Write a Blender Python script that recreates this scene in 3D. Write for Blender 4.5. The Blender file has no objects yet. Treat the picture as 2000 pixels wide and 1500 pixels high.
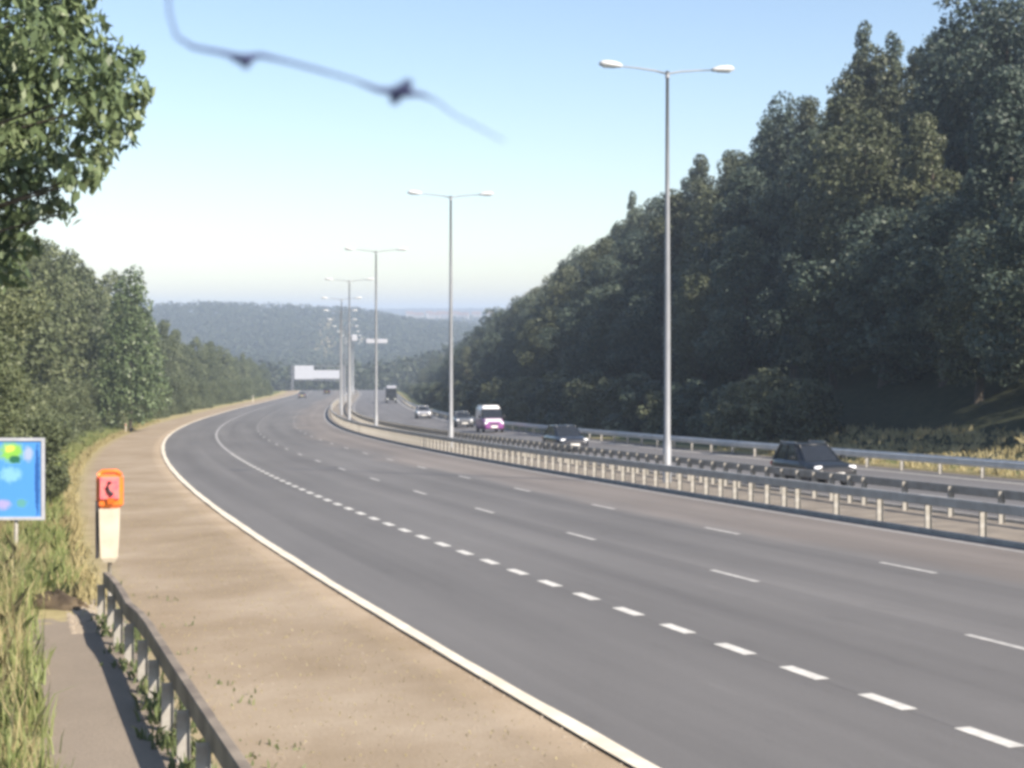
import bpy, math, random
import numpy as np
from mathutils import Vector, Matrix

random.seed(7)
R = math.radians
scene = bpy.context.scene
COL = scene.collection

# ------------------------------------------------------------------ measured layout
EYE = 6.0                      # eye height above the datum
F = 3200.0                     # focal length in photo pixels (2000 wide)
HEAD = [(-200, 19.0), (15, 17.8), (40, 16.2), (75, 13.8), (120, 11.0), (160, 8.5), (200, 6.8), (300, 5.0),
        (430, 4.6), (520, 6.5), (620, 10.0), (760, 10.0), (1000, 4.0), (7000, 0.0)]
SLOPE = [(-200, -.030), (0, -.0466), (130, -.0466), (160, -.042), (250, -.039), (400, -.036), (540, -.032), (580, -.060),
         (760, -.060), (860, -.008), (7000, -.0001)]
_d = np.arange(-200, 7001, 1.0)
_h = np.radians(np.interp(_d, [a for a, b in HEAD], [b for a, b in HEAD]))
_X = np.concatenate([[0], np.cumsum(-np.tan((_h[1:] + _h[:-1]) / 2))])
_X += 1.37 - np.interp(15.65, _d, _X)
_sl = np.interp(_d, [a for a, b in SLOPE], [b for a, b in SLOPE])
_Z = np.concatenate([[0], np.cumsum((_sl[1:] + _sl[:-1]) / 2)])
_Z += (EYE - 3.6) - np.interp(0, _d, _Z)

def Xd(s): return float(np.interp(s, _d, _X))
def Hd(s): return float(np.interp(s, _d, _h))
def Zr(s): return float(np.interp(s, _d, _Z))

def smooth(a, b, x):
    x = min(1.0, max(0.0, (x - a) / (b - a)))
    return x * x * (3 - 2 * x)

def hash2(x, y):
    return (math.sin(x * .071 + y * .053) + math.sin(x * .023 - y * .037 + 1.7) + .6 * math.sin(x * .19 + y * .13 + .4)) / 2.6

BANKF = [(-50, 1.0), (170, 1.0), (260, .9), (400, .72), (520, .6), (700, .45)]
def bank(s, t):
    """height of the ground above the road surface at offset t"""
    z = 0.0
    if -.10 < t < 29.25:
        return -.25
    if t >= 29.25:
        f = float(np.interp(s, [a for a, b in BANKF], [b for a, b in BANKF]))
        z = .04 + 15.0 * smooth(29.5, 65, t) * f + (.35 * hash2(s * 3, t * 4) if t > 34 else 0)
    else:
        z = -.02 - .10 * smooth(0, 4, -t)
        if t < -5.5: z += 1.3 * smooth(5.5, 26, -t) + (.15 * hash2(s * 5, t * 6) if t < -6 else 0)
    return z

def xy(s, t):
    n = Hd(s)
    tc = max(-60, min(70, t))
    return Xd(s) + tc * math.cos(n) + (t - tc), s + tc * math.sin(n)

RID = [(-3000, -8), (-330, 0), (-275, 2), (-235, .5), (-190, -2), (-140, -5), (-110, -11), (-70, -16), (0, -21), (3000, -21)]
def Zg(s, t):
    z = Zr(s) + bank(s, t)
    if s > 760:
        X, Y = xy(s, t)
        ang = X / max(Y, 1) * 1500
        rid = float(np.interp(ang, [a for a, b in RID], [b for a, b in RID]))
        zz = [(760, z), (900, -43), (1150, -34), (1350, (rid - 34) / 2 + 4), (1500, rid), (1750, rid - 6), (2400, -13), (3300, -13), (4500, 2), (5200, -4), (7000, -20)]
        z2 = float(np.interp(Y, [a for a, b in zz], [b + (EYE if a > 800 else 0) for a, b in zz])) + 1.5 * hash2(X * .2, Y * .2)
        k = smooth(760, 900, s)
        z = z * (1 - k) + z2 * k
    return z

def W(s, t, dz=0.0):
    x, y = xy(s, t)
    return Vector((x, y, Zr(s) + dz))
def G(s, t, dz=0.0):
    x, y = xy(s, t)
    return Vector((x, y, Zg(s, t) + dz))
def solve_s(px, t, lo=10, hi=640):
    """arc position at which offset t is seen along the bearing of column px of the photo"""
    k = (px - 1000) / F
    best = None
    for i in range(int(lo) * 2, int(hi) * 2):
        s = i / 2
        x, y = xy(s, t)
        e = abs(x / y - k)
        if best is None or e < best[0]: best = (e, s)
    return best[1]
def road_heading(s): return Hd(s)     # angle left of +Y

# ------------------------------------------------------------------ tagging
def tag(o, label=None, cat=None, group=None, kind=None):
    if label: o['label'] = label
    if cat: o['category'] = cat
    if group: o['group'] = group
    if kind: o['kind'] = kind
    return o
def empty(name, loc=(0, 0, 0), rz=0.0):
    o = bpy.data.objects.new(name, None); o.empty_display_size = .3
    COL.objects.link(o); o.location = loc; o.rotation_euler = (0, 0, rz)
    return o
def copy_tree(o, parent=None):
    c = o.copy(); COL.objects.link(c)
    if parent is not None: c.parent = parent
    for ch in list(o.children): copy_tree(ch, c)
    return c
ORD = ('first second third fourth fifth sixth seventh eighth ninth tenth eleventh twelfth thirteenth fourteenth fifteenth sixteenth '
       'seventeenth eighteenth nineteenth').split()
TENS = ['', '', 'twenty', 'thirty', 'forty', 'fifty', 'sixty', 'seventy', 'eighty', 'ninety']
TENTH = ['', '', 'twentieth', 'thirtieth', 'fortieth', 'fiftieth', 'sixtieth', 'seventieth', 'eightieth', 'ninetieth']
def ordinal(n):
    if n == 100: return 'hundredth'
    if n > 100: return 'hundred-and-' + ordinal(n - 100)
    if n < 20: return ORD[n - 1]
    if n % 10 == 0: return TENTH[n // 10]
    return TENS[n // 10] + '-' + ORD[n % 10 - 1]

# ------------------------------------------------------------------ materials
def mat(name, col, rough=.8, var=None, scale=4.0, metal=0.0, bump=0.0, bscale=30.0, spec=None, detail=6):
    m = bpy.data.materials.new(name); m.use_nodes = True
    nt = m.node_tree; b = nt.nodes['Principled BSDF']
    b.inputs['Base Color'].default_value = (*col, 1); b.inputs['Roughness'].default_value = rough
    b.inputs['Metallic'].default_value = metal
    if spec is not None: b.inputs['Specular IOR Level'].default_value = spec
    tc = nt.nodes.new('ShaderNodeTexCoord')
    if var:
        n = nt.nodes.new('ShaderNodeTexNoise'); n.inputs['Scale'].default_value = scale; n.inputs['Detail'].default_value = detail
        nt.links.new(tc.outputs['Object'], n.inputs['Vector'])
        r = nt.nodes.new('ShaderNodeValToRGB'); r.color_ramp.elements[0].position = .35; r.color_ramp.elements[1].position = .65
        r.color_ramp.elements[0].color = (*col, 1); r.color_ramp.elements[1].color = (*var, 1)
        nt.links.new(n.outputs['Fac'], r.inputs[0]); nt.links.new(r.outputs[0], b.inputs['Base Color'])
    if bump:
        n2 = nt.nodes.new('ShaderNodeTexNoise'); n2.inputs['Scale'].default_value = bscale; n2.inputs['Detail'].default_value = 5
        nt.links.new(tc.outputs['Object'], n2.inputs['Vector'])
        bp = nt.nodes.new('ShaderNodeBump'); bp.inputs['Strength'].default_value = bump; bp.inputs['Distance'].default_value = .02
        nt.links.new(n2.outputs['Fac'], bp.inputs['Height']); nt.links.new(bp.outputs[0], b.inputs['Normal'])
    return m

def leaf_mat(name, c1, c2, c3, trans=.35, rough=.55):
    m = bpy.data.materials.new(name); m.use_nodes = True
    nt = m.node_tree; b = nt.nodes['Principled BSDF']; out = nt.nodes['Material Output']
    g = nt.nodes.new('ShaderNodeNewGeometry')
    oi = nt.nodes.new('ShaderNodeObjectInfo')
    r = nt.nodes.new('ShaderNodeValToRGB'); cr = r.color_ramp
    cr.elements[0].position = 0; cr.elements[0].color = (*c1, 1)
    cr.elements[1].position = 1; cr.elements[1].color = (*c3, 1)
    e = cr.elements.new(.55); e.color = (*c2, 1)
    tc = nt.nodes.new('ShaderNodeTexCoord')
    n = nt.nodes.new('ShaderNodeTexNoise'); n.inputs['Scale'].default_value = .9; n.inputs['Detail'].default_value = 3
    nt.links.new(tc.outputs['Object'], n.inputs['Vector'])
    a = nt.nodes.new('ShaderNodeMath'); a.operation = 'MULTIPLY_ADD'
    nt.links.new(g.outputs['Random Per Island'], a.inputs[0]); a.inputs[1].default_value = .45
    a2 = nt.nodes.new('ShaderNodeMath'); a2.operation = 'MULTIPLY_ADD'
    nt.links.new(n.outputs['Fac'], a2.inputs[0]); a2.inputs[1].default_value = 1.0; 
    a3 = nt.nodes.new('ShaderNodeMath'); a3.operation = 'MULTIPLY_ADD'
    nt.links.new(oi.outputs['Random'], a3.inputs[0]); a3.inputs[1].default_value = .5; a3.inputs[2].default_value = -.48
    nt.links.new(a3.outputs[0], a2.inputs[2]); nt.links.new(a2.outputs[0], a.inputs[2])
    nt.links.new(a.outputs[0], r.inputs[0]); nt.links.new(r.outputs[0], b.inputs['Base Color'])
    b.inputs['Roughness'].default_value = rough; b.inputs['Specular IOR Level'].default_value = .35
    tr = nt.nodes.new('ShaderNodeBsdfTranslucent'); nt.links.new(r.outputs[0], tr.inputs['Color'])
    mx = nt.nodes.new('ShaderNodeMixShader'); mx.inputs[0].default_value = trans
    nt.links.new(b.outputs[0], mx.inputs[1]); nt.links.new(tr.outputs[0], mx.inputs[2]); nt.links.new(mx.outputs[0], out.inputs['Surface'])
    return m

def emit_mat(name, col, st, base=(.8, .8, .8)):
    m = mat(name, base, .15)
    b = m.node_tree.nodes['Principled BSDF']
    b.inputs['Emission Color'].default_value = (*col, 1); b.inputs['Emission Strength'].default_value = st
    return m

M = {}
M['steel'] = mat('galvanised_steel', (.42, .42, .40), .5, (.33, .32, .30), 2.5, .15)
M['steel_dull'] = mat('weathered_steel', (.30, .295, .28), .65, (.22, .21, .19), 3.0, .1)
M['steel_rust'] = mat('stained_steel', (.26, .22, .17), .7, (.14, .115, .09), 2.0)
M['steel_pale'] = mat('pale_steel', (.70, .69, .66), .5, (.58, .57, .54), 2.0)
M['post'] = mat('zinc_post', (.37, .36, .33), .7, (.24, .225, .19), 5.0)
M['column'] = mat('column_steel', (.27, .285, .30), .5, (.22, .235, .25), 1.2, .1)
M['lantern'] = mat('lantern_housing', (.52, .54, .54), .35)
M['lens'] = mat('lantern_glass', (.75, .8, .78), .12)
M['line'] = mat('road_paint', (.66, .65, .60), .6, (.50, .49, .45), 6.0)
M['edge_line'] = mat('edge_paint', (.78, .71, .57), .6, (.64, .57, .44), 2.0)
M['line_mid'] = mat('faded_road_paint', (.50, .49, .46), .65, (.36, .355, .335), 5.0)
M['line_worn'] = mat('worn_road_paint', (.36, .355, .34), .7, (.27, .265, .26), 5.0)
M['bark'] = mat('bark', (.10, .085, .065), .9, (.06, .05, .04), 6.0, bump=.4)
M['leaf_near'] = leaf_mat('leaf_sunny', (.07, .105, .052), (.15, .205, .10), (.33, .38, .22), .28, .42)
M['leaf_left'] = leaf_mat('leaf_hedgerow', (.062, .080, .040), (.115, .142, .070), (.19, .215, .11), .3)
M['leaf_right'] = leaf_mat('leaf_bank', (.036, .056, .044), (.068, .098, .072), (.15, .18, .12), .2)
M['leaf_olive'] = leaf_mat('leaf_bank_olive', (.050, .062, .036), (.090, .108, .060), (.17, .185, .105), .22)
M['leaf_far'] = leaf_mat('leaf_far', (.024, .035, .020), (.040, .056, .030), (.068, .082, .045), .2)
M['grass_green'] = leaf_mat('grass_tall', (.13, .175, .055), (.22, .27, .095), (.36, .39, .18), .35)
M['grass_dry'] = leaf_mat('grass_dry', (.30, .26, .13), (.44, .38, .20), (.56, .50, .30), .35)
M['weed'] = leaf_mat('weed_leaf', (.08, .11, .045), (.14, .18, .075), (.30, .31, .15), .3)
M['black'] = mat('black_rubber', (.02, .02, .02), .8)
M['dark'] = mat('dark_plastic', (.03, .03, .035), .5)
M['glass'] = mat('vehicle_glass', (.02, .024, .03), .10, spec=.4)
M['rim'] = mat('alloy_rim', (.45, .46, .48), .3, metal=.6)
M['headlight'] = emit_mat('headlight_lit', (.92, .96, 1), .5)
M['plate'] = mat('plate_white', (.8, .8, .76), .4)
M['plate_y'] = mat('plate_yellow', (.75, .6, .1), .4)
M['tail'] = mat('tail_light', (.4, .02, .02), .3)
M['ph_orange'] = mat('orange_enamel', (.85, .16, .05), .35, (.75, .20, .02), 9)
M['ph_pink'] = mat('faded_red_face', (.80, .13, .17), .4, (.78, .22, .20), 12)
M['ph_white'] = mat('cream_paint', (.62, .57, .46), .5, (.50, .45, .36), 3)
M['sign_white'] = mat('sign_white', (.48, .50, .54), .5, (.40, .42, .46), 5)
M['sign_back'] = mat('sign_grey', (.12, .125, .14), .6)
M['concrete'] = mat('concrete', (.40, .38, .34), .9, (.30, .28, .25), 3, bump=.3)

def ground_material():
    m = bpy.data.materials.new('ground_cover'); m.use_nodes = True
    nt = m.node_tree; L = nt.links; b = nt.nodes['Principled BSDF']; b.inputs['Roughness'].default_value = .95
    b.inputs['Specular IOR Level'].default_value = .1
    at = nt.nodes.new('ShaderNodeAttribute'); at.attribute_name = 'offset'
    tc = nt.nodes.new('ShaderNodeTexCoord')
    def noise(sc, det=6, rough=.6):
        n = nt.nodes.new('ShaderNodeTexNoise'); n.inputs['Scale'].default_value = sc; n.inputs['Detail'].default_value = det
        n.inputs['Roughness'].default_value = rough; L.new(tc.outputs['Object'], n.inputs['Vector']); return n
    def ramp(src, cols, pos):
        r = nt.nodes.new('ShaderNodeValToRGB'); cr = r.color_ramp
        cr.elements[0].position = pos[0]; cr.elements[0].color = (*cols[0], 1)
        cr.elements[1].position = pos[-1]; cr.elements[1].color = (*cols[-1], 1)
        for p, c in list(zip(pos, cols))[1:-1]: e = cr.elements.new(p); e.color = (*c, 1)
        L.new(src, r.inputs[0]); return r
    def mth(op, a, bb=None, c=None):
        n = nt.nodes.new('ShaderNodeMath'); n.operation = op
        for i, v in enumerate((a, bb, c)):
            if v is None: continue
            if isinstance(v, (int, float)): n.inputs[i].default_value = v
            else: L.new(v, n.inputs[i])
        return n.outputs[0]
    def mix(f, a, bb):
        n = nt.nodes.new('ShaderNodeMix'); n.data_type = 'RGBA'
        L.new(f, n.inputs[0]); L.new(a, n.inputs[6]); L.new(bb, n.inputs[7]); return n.outputs[2]
    big = noise(.35, 4); mid = noise(2.2, 8, .7); fine = noise(28, 4, .7)
    tw = mth('MULTIPLY_ADD', mid.outputs[0], 1.6, mth('ADD', at.outputs['Fac'], -.8))        # offset with a ragged edge
    tw2 = mth('MULTIPLY_ADD', mid.outputs[0], .5, mth('ADD', at.outputs['Fac'], -.25))
    tan = ramp(mth('MULTIPLY_ADD', fine.outputs[0], .35, mth('MULTIPLY', big.outputs[0], .65)),
               [(.245, .193, .13), (.31, .25, .18), (.40, .335, .255)], [.34, .5, .68])
    dry = ramp(mid.outputs[0], [(.20, .19, .09), (.34, .29, .15), (.42, .36, .20)], [.3, .5, .7])
    grn = ramp(mid.outputs[0], [(.07, .09, .035), (.13, .15, .06), (.24, .22, .11)], [.3, .5, .72])
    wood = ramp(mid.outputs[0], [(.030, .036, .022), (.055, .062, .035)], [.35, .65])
    tarm = ramp(mth('MULTIPLY_ADD', fine.outputs[0], .5, mth('MULTIPLY', big.outputs[0], .5)), [(.21, .18, .145), (.30, .255, .205)], [.35, .65])
    def band(v, lo, hi, w):
        a = nt.nodes.new('ShaderNodeMapRange'); a.inputs[1].default_value = lo - w; a.inputs[2].default_value = lo + w; L.new(v, a.inputs[0])
        c = nt.nodes.new('ShaderNodeMapRange'); c.inputs[1].default_value = hi - w; c.inputs[2].default_value = hi + w; L.new(v, c.inputs[0])
        c.inputs[3].default_value = 1; c.inputs[4].default_value = 0
        return mth('MULTIPLY', a.outputs[0], c.outputs[0])
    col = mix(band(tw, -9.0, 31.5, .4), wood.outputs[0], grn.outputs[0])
    col = mix(band(tw, -6.0, 30.3, .35), col, dry.outputs[0])
    col = mix(band(tw2, -3.9, 2, .3), col, tan.outputs[0])
    sa = nt.nodes.new('ShaderNodeAttribute'); sa.attribute_name = 'along'
    nearp = mth('LESS_THAN', mth('MULTIPLY_ADD', mid.outputs[0], 5.0, sa.outputs['Fac']), 31.2)
    col = mix(mth('MULTIPLY', band(tw2, -5.5, -4.0, .07), nearp), col, tarm.outputs[0])
    L.new(col, b.inputs['Base Color'])
    bp = nt.nodes.new('ShaderNodeBump'); bp.inputs['Strength'].default_value = .6; bp.inputs['Distance'].default_value = .03
    L.new(fine.outputs[0], bp.inputs['Height']); L.new(bp.outputs[0], b.inputs['Normal'])
    return m
M['ground'] = ground_material()

def road_material(name, base, warm, bandlo, bandhi):
    m = bpy.data.materials.new(name); m.use_nodes = True
    nt = m.node_tree; L = nt.links; b = nt.nodes['Principled BSDF']; b.inputs['Roughness'].default_value = .75
    b.inputs['Specular IOR Level'].default_value = .3
    uv = nt.nodes.new('ShaderNodeUVMap'); uv.uv_map = 'UVMap'
    tc = nt.nodes.new('ShaderNodeTexCoord')
    mp = nt.nodes.new('ShaderNodeMapping'); mp.inputs['Scale'].default_value = (1.1, .02, 1); L.new(uv.outputs[0], mp.inputs[0])
    n1 = nt.nodes.new('ShaderNodeTexNoise'); n1.inputs['Scale'].default_value = 1.0; n1.inputs['Detail'].default_value = 4; L.new(mp.outputs[0], n1.inputs[0])
    mp2 = nt.nodes.new('ShaderNodeMapping'); mp2.inputs['Scale'].default_value = (.25, .06, 1); L.new(uv.outputs[0], mp2.inputs[0])
    n2 = nt.nodes.new('ShaderNodeTexNoise'); n2.inputs['Scale'].default_value = 1.0; n2.inputs['Detail'].default_value = 7; L.new(mp2.outputs[0], n2.inputs[0])
    n3 = nt.nodes.new('ShaderNodeTexNoise'); n3.inputs['Scale'].default_value = 45; n3.inputs['Detail'].default_value = 3; L.new(tc.outputs['Object'], n3.inputs[0])
    def mr(src, a, bb, c, d):
        n = nt.nodes.new('ShaderNodeMapRange'); L.new(src, n.inputs[0])
        for i, v in enumerate((a, bb, c, d)): n.inputs[i + 1].default_value = v
        return n.outputs[0]
    sx = nt.nodes.new('ShaderNodeSeparateXYZ'); L.new(uv.outputs[0], sx.inputs[0])
    def mth(op, a, bb):
        n = nt.nodes.new('ShaderNodeMath'); n.operation = op
        for i, v in enumerate((a, bb)):
            if isinstance(v, (int, float)): n.inputs[i].default_value = v
            else: L.new(v, n.inputs[i])
        return n.outputs[0]
    u = mth('ADD', sx.outputs[0], mr(n2.outputs[0], .3, .7, -1.2, 1.2))
    wf = mth('MULTIPLY', mr(u, bandlo - .8, bandlo + .8, 0, 1), mr(u, bandhi - .8, bandhi + .8, 1, 0))
    # wheel tracks: two polished bands per lane
    tr = nt.nodes.new('ShaderNodeMath'); tr.operation = 'SINE'
    L.new(mth('MULTIPLY', sx.outputs[0], 2 * math.pi / 1.83), tr.inputs[0])
    v = mth('MULTIPLY', mr(n1.outputs[0], .3, .7, .86, 1.14), mr(n2.outputs[0], .3, .7, .88, 1.12))
    v = mth('MULTIPLY', v, mr(tr.outputs[0], -1, 1, .96, 1.04))
    v = mth('MULTIPLY', v, mr(n3.outputs[0], .3, .7, .9, 1.1))
    mp3 = nt.nodes.new('ShaderNodeMapping'); mp3.inputs['Scale'].default_value = (.9, .22, 1); L.new(uv.outputs[0], mp3.inputs[0])
    n4 = nt.nodes.new('ShaderNodeTexNoise'); n4.inputs['Scale'].default_value = 2.0; n4.inputs['Detail'].default_value = 9; n4.inputs['Roughness'].default_value = .72; L.new(mp3.outputs[0], n4.inputs[0])
    v = mth('MULTIPLY', v, mr(n4.outputs[0], .56, .72, 1.0, .86)); v = mth('MULTIPLY', v, mr(n4.outputs[0], .28, .42, 1.12, 1.0))
    sm = nt.nodes.new('ShaderNodeMath'); sm.operation = 'PINGPONG'; sm.inputs[1].default_value = 1.825; L.new(mth('ADD', sx.outputs[0], mr(n2.outputs[0], .3, .7, -.02, .02)), sm.inputs[0])
    v = mth('MULTIPLY', v, mr(sm.outputs[0], .0, .05, .84, 1.0))
    mx = nt.nodes.new('ShaderNodeMix'); mx.data_type = 'RGBA'; L.new(wf, mx.inputs[0])
    mx.inputs[6].default_value = (*base, 1); mx.inputs[7].default_value = (*warm, 1)
    vm = nt.nodes.new('ShaderNodeVectorMath'); vm.operation = 'SCALE'; L.new(mx.outputs[2], vm.inputs[0]); L.new(v, vm.inputs['Scale'])
    L.new(vm.outputs[0], b.inputs['Base Color'])
    bp = nt.nodes.new('ShaderNodeBump'); bp.inputs['Strength'].default_value = .25; bp.inputs['Distance'].default_value = .01
    L.new(n3.outputs[0], bp.inputs['Height']); L.new(bp.outputs[0], b.inputs['Normal'])
    return m
M['asphalt'] = road_material('asphalt', (.134, .131, .127), (.175, .158, .143), 11.2, 16.0)
M['asphalt_far'] = road_material('asphalt_far', (.135, .133, .135), (.15, .14, .135), 28, 32)
M['reserve'] = mat('reserve_gravel', (.16, .14, .115), .95, (.24, .21, .17), 1.2, bump=.4, detail=8)

# ------------------------------------------------------------------ mesh helpers
def mesh_np(name, V, Fq, material, smoothf=False):
    V = np.asarray(V, dtype=np.float32); Fq = np.asarray(Fq, dtype=np.int32)
    me = bpy.data.meshes.new(name); n = len(Fq); k = Fq.shape[1]
    me.vertices.add(len(V)); me.vertices.foreach_set('co', V.ravel())
    me.loops.add(n * k); me.loops.foreach_set('vertex_index', Fq.ravel())
    me.polygons.add(n); me.polygons.foreach_set('loop_start', np.arange(0, n * k, k, dtype=np.int32))
    me.update(calc_edges=True)
    if smoothf: me.polygons.foreach_set('use_smooth', np.ones(n, dtype=bool))
    me.materials.append(material)
    return me
def ob(name, me, parent=None, loc=None):
    o = bpy.data.objects.new(name, me); COL.objects.link(o)
    if parent: o.parent = parent
    if loc is not None: o.location = loc
    return o

class MB:
    def __init__(s): s.v = []; s.f = []; s.sm = []
    def add(s, vs, fs, sm=False):
        o = len(s.v); s.v += [tuple(v) for v in vs]; s.f += [tuple(i + o for i in f) for f in fs]; s.sm += [sm] * len(fs)
    def box(s, c, d, rz=0.0, rx=0.0, ry=0.0, bev=0.0):
        M_ = Matrix.Translation(Vector(c)) @ Matrix.Rotation(rz, 4, 'Z') @ Matrix.Rotation(ry, 4, 'Y') @ Matrix.Rotation(rx, 4, 'X')
        a, b, h = d[0] / 2, d[1] / 2, d[2] / 2
        if bev <= 0:
            vs = [M_ @ Vector((x, y, z)) for z in (-h, h) for x, y in ((-a, -b), (a, -b), (a, b), (-a, b))]
            s.add(vs, [(3, 2, 1, 0), (4, 5, 6, 7), (0, 1, 5, 4), (1, 2, 6, 5), (2, 3, 7, 6), (3, 0, 4, 7)])
        else:
            e = bev; ring = [(-a + e, -b), (a - e, -b), (a, -b + e), (a, b - e), (a - e, b), (-a + e, b), (-a, b - e), (-a, -b + e)]
            vs = []
            for z, q in ((-h, 1 - e / max(a, .001)), (-h + e, 1), (h - e, 1), (h, 1 - e / max(a, .001))):
                qb = 1 if q == 1 else 1 - e / max(b, .001)
                vs += [M_ @ Vector((x * q, y * qb, z)) for x, y in ring]
            fs = [tuple(range(7, -1, -1)), tuple(range(24, 32))]
            for k in range(3):
                for i in range(8): j = (i + 1) % 8; fs.append((k * 8 + i, k * 8 + j, k * 8 + 8 + j, k * 8 + 8 + i))
            s.add(vs, fs)
    def tube(s, pts, rad, n=10, cap=True):
        pts = [Vector(p) for p in pts]; vs = []; fs = []
        up = Vector((0, 0, 1))
        for i, p in enumerate(pts):
            t = (pts[min(i + 1, len(pts) - 1)] - pts[max(i - 1, 0)]).normalized()
            a = t.cross(up if abs(t.z) < .95 else Vector((1, 0, 0))).normalized(); b = t.cross(a)
            r = rad[i] if hasattr(rad, '__len__') else rad
            for k in range(n):
                q = 2 * math.pi * k / n; vs.append(p + r * (a * math.cos(q) + b * math.sin(q)))
        for i in range(len(pts) - 1):
            for k in range(n): j = (k + 1) % n; fs.append((i * n + k, i * n + j, (i + 1) * n + j, (i + 1) * n + k))
        s.add(vs, fs, True)
        if cap: 
            o = len(s.v) - len(vs); s.f += [tuple(o + k for k in range(n)), tuple(o + (len(pts) - 1) * n + k for k in range(n - 1, -1, -1))]; s.sm += [False, False]
    def loft(s, rings, cap=True, sm=True):
        n = len(rings[0]); vs = [v for r in rings for v in r]; fs = []
        for i in range(len(rings) - 1):
            for k in range(n): j = (k + 1) % n; fs.append((i * n + k, i * n + j, (i + 1) * n + j, (i + 1) * n + k))
        s.add(vs, fs, sm)
        if cap:
            o = len(s.v) - len(vs); s.f += [tuple(o + k for k in range(n - 1, -1, -1)), tuple(o + (len(rings) - 1) * n + k for k in range(n))]; s.sm += [False, False]
    def build(s, name, material, parent=None):
        me = bpy.data.meshes.new(name); me.from_pydata(s.v, [], s.f); me.update()
        me.polygons.foreach_set('use_smooth', s.sm); me.materials.append(material)
        return ob(name, me, parent)

# ------------------------------------------------------------------ ground
S = np.concatenate([np.arange(-60, 200, 2.0), np.arange(200, 700, 5.0), np.arange(700, 2000, 25.0), np.arange(2000, 6401, 150.0)])
T = [-2600, -2000, -1500, -1100, -800, -600, -450, -340, -260, -200, -150, -110, -85, -65, -50, -40, -32, -26, -21, -17, -14, -11.5, -9.5, -8, -7, -6.2,
     -5.5, -4.9, -4.2, -3.5, -2.8, -2.1, -1.4, -.8, -.14, -.08, 4, 8, 12, 15, 18, 22, 27, 29.22, 29.32, 30.5, 32, 33.5, 34.6, 36, 38, 40, 42.5, 45, 48, 51, 54,
     57, 60, 64, 70, 80, 95, 115, 140, 170, 210, 260, 340, 450, 600, 800, 1100, 1500, 2000, 2600]
V = []; att = []; alo = []
for s in S:
    for t in T:
        V.append(G(float(s), t)); att.append(t); alo.append(float(s))
nT = len(T)
Fq = [(i * nT + j, i * nT + j + 1, (i + 1) * nT + j + 1, (i + 1) * nT + j) for i in range(len(S) - 1) for j in range(nT - 1)]
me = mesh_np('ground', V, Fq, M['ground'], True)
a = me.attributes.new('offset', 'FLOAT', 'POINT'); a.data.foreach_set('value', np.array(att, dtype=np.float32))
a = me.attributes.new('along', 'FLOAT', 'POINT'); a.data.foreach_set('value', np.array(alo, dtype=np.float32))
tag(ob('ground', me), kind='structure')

SR = np.concatenate([np.arange(-60, 700, 1.0)])
def strip(name, t0, t1, dz, m, s0=-60, s1=760, step=1.0, nt_=1, wob=0.0):
    ss = np.arange(s0, s1 + step * .5, step); V = []; UV = []
    for s in ss:
        for k in range(nt_ + 1):
            t = t0 + (t1 - t0) * k / nt_
            if wob: t += wob * (hash2(s * 9, k * 70 + t0 * 9) + .5 * hash2(s * 31, t0))
            V.append(W(float(s), t, dz)); UV.append((t, float(s)))
    n = nt_ + 1
    Fq = [(i * n + j, i * n + j + 1, (i + 1) * n + j + 1, (i + 1) * n + j) for i in range(len(ss) - 1) for j in range(nt_)]
    me = mesh_np(name, V, Fq, m, True)
    uv = me.uv_layers.new(name='UVMap'); li = np.zeros(len(me.loops), dtype=np.int32); me.loops.foreach_get('vertex_index', li)
    uv.data.foreach_set('uv', np.array(UV, dtype=np.float32)[li].ravel())
    return ob(name, me)
tag(strip('road', -.19, 15.15, 0, M['asphalt'], nt_=4), kind='structure')
tag(strip('oncoming_road', 18.45, 29.36, 0, M['asphalt_far'], nt_=4), kind='structure')
tag(strip('central_reserve', 15.15, 18.45, .03, M['reserve'], nt_=4), kind='structure')
for nm, t in (('kerb', 15.15), ('kerb', 18.45)):
    mb = MB(); rr = []
    for s in np.arange(-60, 620, 3.0):
        s = float(s); rr.append([W(s, t - .06, -.1), W(s, t - .06, .09), W(s, t - .04, .11), W(s, t + .05, .11), W(s, t + .06, -.1)])
    mb.loft(rr, cap=True, sm=False); tag(mb.build(nm, M['concrete']), kind='structure')

# painted lines
tag(strip('edge_line', -.17, .03, .006, M['edge_line'], -60, 700, .5, wob=.018), kind='structure')
tag(strip('edge_line', 14.55, 14.73, .006, M['line_worn'], -60, 700, wob=.01), kind='structure')
tag(strip('edge_line', 18.95, 19.1, .006, M['line_worn'], -60, 700), kind='structure')
tag(strip('edge_line', 27.7, 27.9, .006, M['line'], -60, 700), kind='structure')
tag(strip('edge_line', 3.62, 3.80, .006, M['line_worn'], 92, 700), kind='structure')
def dashes(name, t, w, start, period, length, s1, m):
    V = []; Fq = []
    s = start
    while s < s1:
        ca = math.cos(Hd(s)); n = 4; b = len(V)
        for k in range(n + 1):
            q = s + length * ca * k / n
            V += [W(q, t - w / 2, .006), W(q, t + w / 2, .006)]
        Fq += [(b + 2 * k, b + 2 * k + 1, b + 2 * k + 3, b + 2 * k + 2) for k in range(n)]
        s += period * ca
    return tag(ob(name, mesh_np(name, V, Fq, m)), kind='structure')
DASH_A, DASH_B, DASH_C = 0.2, 0.0, 0.0
sh = solve_s(1425, 3.7, 10, 60); dashes('lane_marking', 3.7, .20, sh - 6 * 1.93 - .5, 2.02, 1.0, 92, M['line'])
sh = solve_s(1427, 7.3, 10, 80); dashes('lane_marking', 7.3, .13, sh - 1 - 27 * .955, 9.0, 2.1, 640, M['line_mid'])
sh = solve_s(1405, 10.95, 10, 90); dashes('lane_marking', 10.95, .13, sh - 1 - 36 * .955, 9.0, 2.1, 640, M['line_mid'])
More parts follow.
